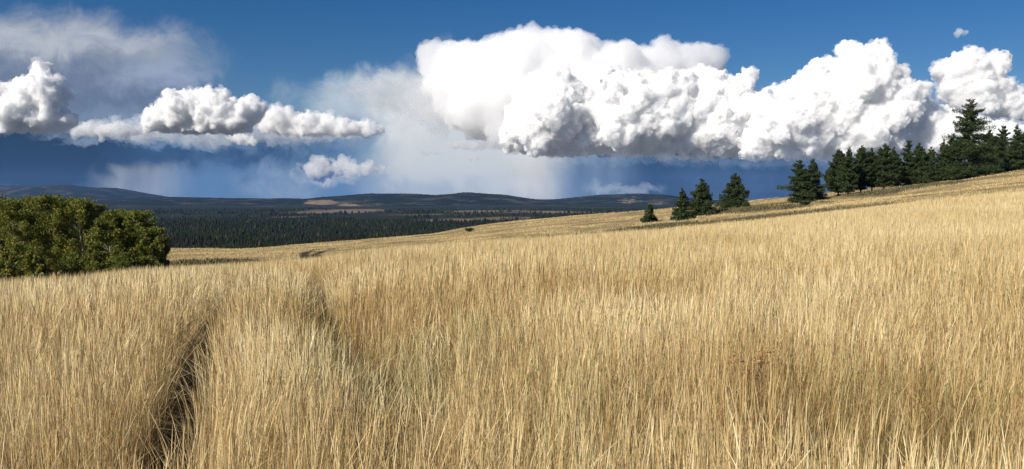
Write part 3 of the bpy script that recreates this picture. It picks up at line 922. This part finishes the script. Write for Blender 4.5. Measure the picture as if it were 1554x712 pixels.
def grass():
    g = np.random.default_rng(12)
    pk = Pack()
    WIDE = 0.70
    bands = ((0.9, 3.2, 1600, .0014, FULL), (3.2, 6, 1600, .0017, FULL), (6, 10, 1050, .0022, FULL), (10, 16, 600, .0032, MID), (16, 26, 430, .0038, MID), (26, 42, 330, .0048, MID), (42, 80, 140, .0082, MID))
    for r0, r1, dn, wd, shape in bands:
        area = WIDE * (r1 * r1 - r0 * r0)
        n = int(area * dn * 1.35)
        x, y = scatter(g, r0, r1, -WIDE, WIDE, n)
        ok, a, b = thin(g, x, y, 0.8)
        x, y, a, b = x[ok], y[ok], a[ok], b[ok]
        h = (0.66 + 0.28 * fbm(x * .6 + 9, y * .6, 3)) * g.uniform(0.62, 1.18, len(x))
        h *= np.clip(0.72 + 0.5 * np.minimum(a, b), 0.75, 1)
        # stems at the edge of a rut were pushed over: their lean is wider
        edge = np.exp(-((np.minimum(a, b) - .25) / .18) ** 2)
        hue = hue_of(g, x, y)
        far_ = np.clip((np.hypot(x, y) - 6) / 24, 0, 1)
        hue = np.clip(hue * (1 - .35 * far_) + .62 * .35 * far_, 0, 1)
        green = np.clip(blob(x, y, GREEN) * 0.8 * (g.random(len(x)) < .5), 0, 1)
        w_ = wd * g.uniform(0.6, 1.35, len(x))
        e = g.random(len(x)) < edge * 0.5
        head = (g.random(len(x)) < .22) & ~e & (r1 <= 16)
        bent = (g.random(len(x)) < .06) & ~e & ~head
        for sel, ls, fl, sh, dr in ((~e & ~head & ~bent, 0.10, 0.08, shape, .12), (head, .09, .04, HEAD, .2), (bent, .22, .3, shape, .55), (e, 0.20, 0.14, shape, .12)):
            if sel.sum():
                pk.add(stems(g, x[sel], y[sel], h[sel], w_[sel], ls, sh, fling=fl, droop=dr), hue[sel], green[sel])
        # basal leaves: shorter, floppier
        if r1 <= 16:
            n = int(area * dn * 0.75)
            x, y = scatter(g, r0, r1, -WIDE, WIDE, n)
            ok, a, b = thin(g, x, y, 0.9)
            ok &= np.minimum(a, b) > .26
            x, y = x[ok], y[ok]
            h = g.uniform(0.18, 0.48, len(x))
            hue = np.clip(hue_of(g, x, y) - 0.12, 0, 1)
            green = np.clip(blob(x, y, GREEN) * 1.3, 0, 1) * (g.random(len(x)) < .7) + 0.25 * (g.random(len(x)) < .08)
            pk.add(stems(g, x, y, h, wd * 1.3 * g.uniform(.6, 1.4, len(x)), 0.26, LEAF, droop=0.3), hue, np.clip(green, 0, 1))
    # close round the photographer and behind (sun side), coarse
    n = 9000
    x, y = scatter(g, 0.9, 4.5, -math.pi, math.pi, n)
    ok = (np.abs(np.arctan2(x, y)) > WIDE)
    x, y = x[ok], y[ok]
    ok, a, b = thin(g, x, y, 0.9)
    x, y = x[ok], y[ok]
    pk.add(stems(g, x, y, g.uniform(.5, .9, len(x)), np.full(len(x), .004), .09, MID), hue_of(g, x, y), np.zeros(len(x)))
    tag(pk.build("dry_grass", m_straw), "tall dry straw-coloured grass covering the near field", "grass", kind="stuff")

    # the slopes beyond the brow: short tufts
    pk = Pack()
    for r0, r1, dn, wd in ((80, 120, 26, .018), (120, 220, 9.0, .03), (220, 400, 3, .05)):
        n = int(0.66 * (r1 * r1 - r0 * r0) * dn)
        x, y = scatter(g, r0, r1, -.66, .66, n)
        cov = patch_w(x, y)
        c = line_dist(x, y, np.vstack([FAR_L, FAR_R]))
        nz = fbm(x * .12, y * .09, 4)
        ok = (g.random(n) < np.clip((nz - .38) * 4.5, .05, 1) * (1 - .85 * cov)) & (c > 1.05)
        x, y, nz = x[ok], y[ok], nz[ok]
        h = g.uniform(.14, .38, len(x))
        hue = np.clip(.38 + .6 * (nz - .5) + g.normal(0, .14, len(x)), 0, 1)
        pk.add(stems(g, x, y, h, wd * g.uniform(.6, 1.4, len(x)), .12, MID), hue, np.zeros(len(x)))
    tag(pk.build("meadow_grass", m_straw), "short pale grass on the slope beyond the brow", "grass", kind="stuff")

    # low dark twiggy ground cover in strips across the slope
    pk = Pack()
    for a, b, hw, hd in PATCHES:
        n = int(110 * hw * hd)
        x = a + hw * 1.2 * g.normal(0, .6, n); y = b + hd * 2.0 * g.normal(0, .6, n)
        ok = g.random(n) < patch_w(x, y)
        x, y = x[ok], y[ok]
        pk.add(stems(g, x, y, g.uniform(.2, .6, len(x)), g.uniform(.06, .14, len(x)), .35, LEAF), g.random(len(x)), np.zeros(len(x)))
    mt, t = new_mat("snowberry")
    hu = t.n("ShaderNodeAttribute", attribute_name="hue").outputs["Fac"]
    cc = t.ramp(hu, [(0, (0.06, 0.06, 0.03)), (.6, (0.12, 0.11, 0.06)), (1, (0.24, 0.19, 0.10))])
    b = t.n("ShaderNodeBsdfPrincipled", {"Base Color": cc, "Roughness": 0.9, "Specular IOR Level": 0.1})
    t.n("ShaderNodeOutputMaterial", {"Surface": b.outputs[0]})
    tag(pk.build("low_scrub", mt), "low dark scrub in strips across the far slope", "scrub", kind="stuff")


grass()
# ------------------------------------------------------------------ trees
def leaf_mat(name, stops, trans=0.25):
    m, t = new_mat(name)
    r = t.n("ShaderNodeAttribute", attribute_name="rnd").outputs["Fac"]
    c = t.ramp(r, stops)
    d = t.n("ShaderNodeBsdfPrincipled", {"Base Color": c, "Roughness": 0.6, "Specular IOR Level": 0.2})
    tl = t.n("ShaderNodeBsdfTranslucent", {"Color": c})
    mx = t.n("ShaderNodeMixShader", {0: trans, 1: d.outputs[0], 2: tl.outputs[0]})
    t.n("ShaderNodeOutputMaterial", {"Surface": mx.outputs[0]})
    return m


def bark_mat(name, a, b, scale):
    m, t = new_mat(name)
    tcx = t.n("ShaderNodeTexCoord").outputs["Object"]
    c = t.ramp(t.noise(tcx, scale, 6, .65), [(.35, a), (.65, b)])
    d = t.n("ShaderNodeBsdfPrincipled", {"Base Color": c, "Roughness": .9, "Specular IOR Level": .1})
    t.n("ShaderNodeOutputMaterial", {"Surface": d.outputs[0]})
    return m


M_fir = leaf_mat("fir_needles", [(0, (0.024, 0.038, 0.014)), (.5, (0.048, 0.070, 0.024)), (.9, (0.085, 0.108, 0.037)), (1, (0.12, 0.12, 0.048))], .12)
M_firbark = bark_mat("fir_bark", (.05, .035, .025), (.13, .10, .075), 3)
M_aspen = leaf_mat("aspen_leaves", [(0, (0.065, 0.088, 0.017)), (.5, (0.145, 0.168, 0.029)), (.88, (0.215, 0.22, 0.04)), (1, (0.34, 0.28, 0.055))], .35)
M_aspenbark = bark_mat("aspen_bark", (.14, .14, .11), (.42, .41, .35), 5)
M_rust = leaf_mat("rust_leaves", [(0, (0.07, 0.048, 0.030)), (1, (0.17, 0.12, 0.07))], .2)


def tube(path, rads, k=7):
    V, F = [], []
    for (p, r) in zip(path, rads):
        for i in range(k):
            a = 2 * math.pi * i / k
            V.append((p[0] + r * math.cos(a), p[1] + r * math.sin(a), p[2]))
    for s in range(len(path) - 1):
        for i in range(k):
            j = (i + 1) % k
            F.append((s * k + i, s * k + j, (s + 1) * k + j, (s + 1) * k + i))
    V.append(tuple(path[-1])); e = len(V) - 1
    for i in range(k):
        F.append(((len(path) - 1) * k + i, (len(path) - 1) * k + (i + 1) % k, e))
    return V, F


def join(parts):
    V, F = [], []
    for v, f in parts:
        o = len(V)
        V += v
        F += [tuple(i + o for i in q) for q in f]
    return V, F


def py_mesh(name, V, F):
    flat = [i for q in F for i in q]
    return np_mesh(name, np.array(V), np.array(flat), np.array([len(q) for q in F]), smooth=True)


def limb(p0, p1, r0, r1, k=5, sag=0.0):
    """tapered limb between two points, any direction"""
    p0, p1 = np.array(p0, float), np.array(p1, float)
    d = p1 - p0
    d /= np.linalg.norm(d) + 1e-9
    a = np.cross(d, [0, 0, 1.0]); a = a / np.linalg.norm(a) if np.linalg.norm(a) > 1e-3 else np.array([1., 0, 0])
    b = np.cross(d, a)
    V, F = [], []
    for s, tt in enumerate((0, .5, 1)):
        c = p0 + (p1 - p0) * tt + np.array([0, 0, -sag * 4 * tt * (1 - tt)])
        r = r0 + (r1 - r0) * tt
        for i in range(k):
            an = 2 * math.pi * i / k
            V.append(tuple(c + r * (math.cos(an) * a + math.sin(an) * b)))
        if s:
            for i in range(k):
                j = (i + 1) % k
                F.append(((s - 1) * k + i, (s - 1) * k + j, s * k + j, s * k + i))
    return V, F


def leaf_cloud(name, C, size, g, tone, flat=0.0, spread=None, mat=None, parent=None):
    """many small leaf sprays (kite-shaped) centred on C"""
    n = len(C)
    a = g.normal(size=(n, 3)); a[:, 2] *= (1 - flat)
    a /= np.linalg.norm(a, axis=1)[:, None]
    b = g.normal(size=(n, 3)); b[:, 2] *= (1 - flat)
    b -= (b * a).sum(1)[:, None] * a
    b /= np.linalg.norm(b, axis=1)[:, None] + 1e-9
    s = (size * g.uniform(.6, 1.4, n))[:, None]
    V = np.stack([C - a * s * .6, C + b * s * .36 - a * s * .05, C + a * s * .6, C - b * s * .36 + a * s * .08], 1).reshape(-1, 3)
    f = (np.arange(n) * 4)[:, None] + np.arange(4)[None]
    me = np_mesh(name, V, f.ravel(), np.full(n, 4))
    add_attr(me, "rnd", np.repeat(tone, 4))
    return link(name, me, [mat], parent)


def fir(loc, h, width, label, seed, bare=0.06, style="cone", dens=1.0, group=None, fork=0.0):
    g = np.random.default_rng(seed)
    root = tag(empty("fir_tree", loc, g.uniform(0, 6)), label, "conifer", group)
    bend = g.normal(0, .015, 2)
    nseg = 9
    axis = lambda tt: np.array([bend[0] * h * tt * tt, bend[1] * h * tt * tt, h * tt])
    rb = 0.012 * h + .05
    V, F = tube([axis(i / nseg) - np.array([0, 0, .3 * (i == 0)]) for i in range(nseg + 1)], [rb * (1.25 if i == 0 else 1) * (1 - .93 * i / nseg) for i in range(nseg + 1)])
    parts = [(V, F)]
    C, tone = [], []
    nwh = int(h * 1.9 * dens) + 8
    R0 = width / 2
    gap_a = g.uniform(0, 6.28, 6)
    for wI in range(nwh):
        tt = bare + (0.985 - bare) * ((wI + g.uniform(-.3, .3)) / nwh)
        tt = min(max(tt, bare), .985)
        s = (tt - bare) / (1 - bare)
        if style == "cone":
            prof = (1 - s) ** .78 * min(1, .72 + s * 3)
        elif style == "pine":
            prof = (1 - s ** 1.35) ** .85 * min(1, .55 + s * 1.6)
        else:                                # old, layered, ragged fir
            prof = (1 - s) ** .62 * (.68 + .34 * math.sin(wI * 1.9 + seed)) * min(1, .6 + s * 3)
        nb = g.integers(6, 9) if s < .85 else g.integers(3, 5)
        for k in range(nb):
            az = g.uniform(0, 6.283)
            L = R0 * max(prof, .05) * g.uniform(.62, 1.18)
            if g.random() < .10: L *= .45
            if style == "old" and g.random() < .22: L *= 1.35
            p0 = axis(tt)
            droop = (-.10 - .30 * (1 - s)) if style != "pine" else (.10 + .25 * s)
            rise = .10 + .45 * s * s
            d = np.array([math.cos(az), math.sin(az), 0])
            p1 = p0 + d * L + np.array([0, 0, L * (droop * .5 + rise)])
            parts.append(limb(p0, p1, max(.012, .014 * L + .012), .006, 4, sag=L * .05))
            m = max(10, int(L * 78 * dens))
            u = g.uniform(.12, 1.04, m) ** .8
            side = g.normal(0, 1, m) * L * .17 * (1.15 - u * .75)
            perp = np.array([-d[1], d[0], 0])
            cc = p0[None] + (p1 - p0)[None] * u[:, None] + perp[None] * side[:, None]
            cc[:, 2] += g.normal(0, .05 * L + .05, m) - np.abs(side) * .35
            C.append(cc)
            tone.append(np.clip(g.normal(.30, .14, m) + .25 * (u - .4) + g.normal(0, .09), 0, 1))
    # leader
    m = int(30 * dens)
    cc = axis(1.0)[None] + np.column_stack([g.normal(0, .05 * R0, m), g.normal(0, .05 * R0, m), g.uniform(-.05 * h, .012 * h, m)])
    C.append(cc); tone.append(np.full(m, .45))
    C = np.concatenate(C); tone = np.concatenate(tone)
    V, F = join(parts)
    link("trunk", py_mesh("trunk", V, F), [M_firbark], root)
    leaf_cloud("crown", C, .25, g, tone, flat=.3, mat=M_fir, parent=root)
    return root


def ground_at(px, py, D):
    """a spot on the slope seen at this pixel, near distance D"""
    p, ok = hit(px, py, y0=D * .72, y1=D * 1.25)
    if not ok:
        u, e = ray(px, py)
        p = np.array([u * D, D])
    return Vector((p[0], p[1], float(height(p[0], p[1])) - .05))


G_F = "conifers along the hillside"
FIRS = [
    (986, 337, 310, 22, 190, "cone", .02, "smallest fir, standing alone lowest on the golden slope"),
    (1036, 335, 286, 30, 232, "cone", .02, "slimmer fir leaning into the left side of a broad bushy fir"),
    (1065, 327, 271, 44, 236, "cone", .02, "broad bushy fir with a slim fir at its left side"),
    (1115, 317, 263, 44, 240, "cone", .02, "single cone-shaped fir standing alone between the bushy pair and the twin pines"),
    (1213, 308, 243, 38, 240, "old", .03, "left and bushier of the twin pines standing apart from the row"),
    (1232, 304, 241, 32, 244, "cone", .04, "right and slimmer of the twin pines standing apart from the row"),
    (1272, 297, 227, 36, 244, "pine", .09, "bushy pine at the left end of the hillside row"),
    (1287, 296, 224, 26, 248, "pine", .07, "pine with bare lower trunk, second from the left end of the row"),
    (1306, 293, 221, 32, 250, "pine", .09, "round topped pine with a bare trunk, third from the left end of the row"),
    (1323, 290, 224, 24, 254, "pine", .10, "narrow pine, fourth from the left end of the row"),
    (1341, 287, 218, 34, 252, "pine", .08, "broad topped pine in the middle of the left half of the row"),
    (1356, 284, 224, 26, 256, "pine", .07, "lower pine just left of the ragged gap in the row"),
    (1377, 281, 213, 30, 252, "old", .06, "thin fir with a ragged open top right of the gap in the row"),
    (1394, 279, 217, 34, 254, "cone", .05, "dense fir right of the ragged open topped one"),
    (1413, 276, 223, 28, 258, "cone", .04, "lower fir between the dense fir and the sharp spire"),
    (1432, 274, 210, 26, 256, "cone", .04, "fir with a sharp slim spire left of the giant fir"),
    (1447, 272, 203, 32, 258, "cone", .04, "fir pressed against the left side of the giant fir"),
    (1470, 270, 150, 66, 252, "old", .03, "giant ragged fir, by far the tallest tree on the hill"),
    (1499, 264, 196, 46, 256, "cone", .03, "bushy fir pressed against the right side of the giant fir"),
    (1520, 262, 191, 42, 258, "old", .04, "dark broad fir second from the right edge of the photo"),
    (1541, 259, 189, 30, 260, "cone", .04, "pointed fir with layered top next to the right edge"),
    (1558, 256, 194, 36, 262, "cone", .04, "fir cut by the right edge of the photo"),
]
for i, (px, by, ty, wpx, D, st, bare, lb) in enumerate(FIRS):
    loc = ground_at(px, by, D)
    k = loc.y / FPX
    u, e = ray(px, ty)
    h = EYE + e * loc.y - loc.z
    fir(loc, h, wpx * k * (1.45 if i >= 4 else 1.3), lb, 100 + i, bare, st, dens=1.0 if h < 16 else .85, group=G_F)


def broadleaf(name, loc, h, width, label, seed, mat, bark, low=.08, n=7000, size=.17, cat="tree", group=None, tone0=.45, stems_n=1):
    g = np.random.default_rng(seed)
    root = tag(empty(name, loc), label, cat, group)
    parts, C, tone = [], [], []
    lobes = []
    for s in range(stems_n):
        base = np.array([g.normal(0, .12) * (stems_n > 1), g.normal(0, .12) * (stems_n > 1), -.2])
        top = np.array([g.normal(0, .05) * h, g.normal(0, .05) * h, h * (1 if s == 0 else g.uniform(.6, .95))])
        r0 = (.010 * h + .03) / (1 if stems_n == 1 else 1.6)
        segs = 7
        path = [base + (top - base) * i / segs + np.array([*(g.normal(0, .012 * h, 2) * (0 < i < segs)), 0]) for i in range(segs + 1)]
        parts.append(tube(path, [r0 * (1 - .9 * i / segs) for i in range(segs + 1)]))
        nl = max(9, int(40 / stems_n ** .5))
        for k in range(nl):
            tt = low + (1 - low) * ((k + g.uniform(0, 1)) / nl)
            f = tt * segs
            i = min(int(f), segs - 1)
            p0 = path[i] + (path[i + 1] - path[i]) * (f - i)
            sh = math.sin(math.pi * min(1, (tt * .86 + .14))) ** .55
            L = width / 2 * sh * g.uniform(.55, 1.1)
            az = g.uniform(0, 6.283)
            p1 = p0 + np.array([math.cos(az) * L, math.sin(az) * L, L * g.uniform(.45, 1.3)])
            p1[2] = min(p1[2], h * 1.0)
            parts.append(limb(p0, p1, r0 * .42 * (1 - .6 * tt), .006, 4, sag=-.05 * L))
            for q in (.5, .8, 1.0):
                lobes.append((p0 + (p1 - p0) * q, .115 * width * g.uniform(.6, 1.25) * (1.1 if q > .7 else .8), g.normal(0, .12)))
        lobes.append((path[-1], .10 * width, .1))
    per = n // len(lobes)
    for c, r, dt in lobes:
        v = g.normal(size=(per, 3))
        v /= np.linalg.norm(v, axis=1)[:, None]
        rr = r * g.uniform(.1, 1.15, per)[:, None] ** .5
        cc = c[None] + v * rr * np.array([1, 1, .85])
        C.append(cc)
        tone.append(np.clip(tone0 + dt + g.normal(0, .17, per), 0, 1))
    C = np.concatenate(C); tone = np.concatenate(tone)
    ok = C[:, 2] > .05
    V, F = join(parts)
    link("trunk", py_mesh("trunk", V, F), [bark], root)
    leaf_cloud("crown", C[ok], size, g, tone[ok], mat=mat, parent=root)
    return root


G_A = "aspens in the grove at the left"
ASP = [  # px, top py, distance, width px, label
    (-38, 300, 84, 62, .45, "aspen cut by the left edge of the photo"),
    (3, 303, 86, 48, .48, "leftmost full aspen with a pointed tip at the edge of the photo"),
    (33, 310, 82, 50, .50, "aspen behind the pale young aspens at the left"),
    (57, 304, 86, 46, .52, "aspen with a bright olive top, left of the tallest tip"),
    (18, 308, 90, 50, .44, "aspen at the back between the pointed one and the edge of the photo"),
    (70, 309, 90, 52, .46, "darker aspen at the back, left of the tallest tip"),
    (84, 302, 84, 50, .55, "tallest aspen of the grove, brightest yellow-green crown"),
    (107, 305, 88, 44, .50, "aspen just right of the tallest in the grove"),
    (129, 308, 84, 50, .52, "rounded aspen right of the middle of the grove"),
    (149, 314, 88, 42, .46, "aspen left of the notch in the grove's skyline"),
    (163, 326, 82, 40, .44, "shorter aspen in the notch of the grove's skyline"),
    (180, 323, 86, 42, .47, "aspen just right of the skyline notch"),
    (197, 325, 83, 44, .48, "broad aspen on the sloping right shoulder of the grove"),
    (215, 334, 86, 40, .42, "lower aspen on the right shoulder of the grove"),
    (229, 350, 82, 36, .36, "dark short aspen near the right end of the grove"),
    (241, 368, 84, 30, .30, "darkest lowest aspen at the right end of the grove"),
]
for i, (px, ty, D, wpx, tone0, lb) in enumerate(ASP):
    u, e = ray(px, ty)
    x, y = u * D, D
    z = float(height(x, y)) - .05
    h = EYE + e * D - z
    broadleaf("aspen_tree", (x, y, z), h, wpx * D / FPX * 1.42, lb, 300 + i, M_aspen, M_aspenbark, low=.14, n=10000, size=.155, group=G_A, tone0=tone0 + .08)
for i, (px, ty, D, wpx, tone0, lb) in enumerate((
        (8, 385, 72, 34, .58, "pale young aspen in front of the grove, nearest the left edge"),
        (30, 371, 73, 44, .62, "tallest pale young aspen in front of the grove"),
        (52, 378, 72, 34, .58, "pale young aspen in front of the grove, right of the tallest young one"),
        (108, 390, 76, 40, .42, "low bushy aspen at the foot of the grove's middle"),
        (150, 384, 76, 40, .45, "leafy sapling clump below the rounded aspens"),
        (186, 386, 76, 38, .44, "low leafy aspen below the grove's right shoulder"),
        (222, 392, 77, 32, .32, "dark low aspen bush at the grove's right foot"))):
    u, e = ray(px, ty)
    x, y = u * D, D
    z = float(height(x, y)) - .05
    broadleaf("young_aspen", (x, y, z), EYE + e * D - z, wpx * D / FPX * 1.2, lb, 340 + i, M_aspen, M_aspenbark, low=.12, n=4200, size=.16, group="young aspens at the foot of the grove", tone0=tone0, stems_n=3)

for i, (px, by, D, h, wd, mat, lb) in enumerate((
        (1491, 266, 235, 2.2, 3.0, M_rust, "reddish brown bush at the foot of the giant fir"),
        (1240, 296, 232, 2.0, 3.0, M_rust, "brown bare brush between the twin pines and the row"),
        (713, 352, 250, .9, 2.4, M_fir, "dark rounded bush alone on the far golden slope"),
        (1222, 312, 215, .9, 2.6, M_fir, "low dark bush below the twin pines"))):
    broadleaf("shrub", ground_at(px, by, D), h, wd, lb, 380 + i, mat, M_firbark, low=.05, n=1400, size=.22, cat="bush", group="bushes on the slope", tone0=.4, stems_n=4)


# ------------------------------------------------------------------ the dead weed in the grass
def weed():
    p, ok = hit(1146, 552, up=.72)
    loc = Vector((p[0], p[1], float(height(p[0], p[1]))))
    root = tag(empty("dead_weed", loc), "rust brown dead weed with curled flat seed heads among the straw grass", "weed")
    g = np.random.default_rng(77)
    ms, t = new_mat("weed_stem")
    b = t.n("ShaderNodeBsdfPrincipled", {"Base Color": (.20, .105, .05, 1), "Roughness": .8})
    t.n("ShaderNodeOutputMaterial", {"Surface": b.outputs[0]})
    mh = leaf_mat("weed_head", [(0, (.26, .14, .065)), (1, (.48, .31, .15))], .1)
    k = loc.y / FPX
    for hx, hy in ((1160, 532), (1145, 546), (1163, 553), (1120, 548), (1148, 562), (1132, 560), (1105, 590), (1155, 540)):
        u, e = ray(hx, hy)
        y = loc.y + g.normal(0, .07)
        tip = np.array([u * y - loc.x, y - loc.y, EYE + e * y - loc.z])
        base = np.array([g.normal(0, .03), g.normal(0, .03), 0])
        mid = (base + tip) / 2 + g.normal(0, .025, 3)
        V, F = join([limb(base, mid, .0035, .003, 5), limb(mid, tip, .003, .002, 5)])
        st = link("stem", py_mesh("stem", V, F), [ms], root)
        n = 64
        a = g.uniform(0, 6.28, n); rr = np.sqrt(g.random(n)) * g.uniform(.035, .055)
        C = tip[None] + np.column_stack([np.cos(a) * rr * 1.2, np.sin(a) * rr, g.normal(0, .006, n) - rr * .35 + .01])
        leaf_cloud("seed_head", C, .012, g, g.random(n), mat=mh, parent=st)


weed()
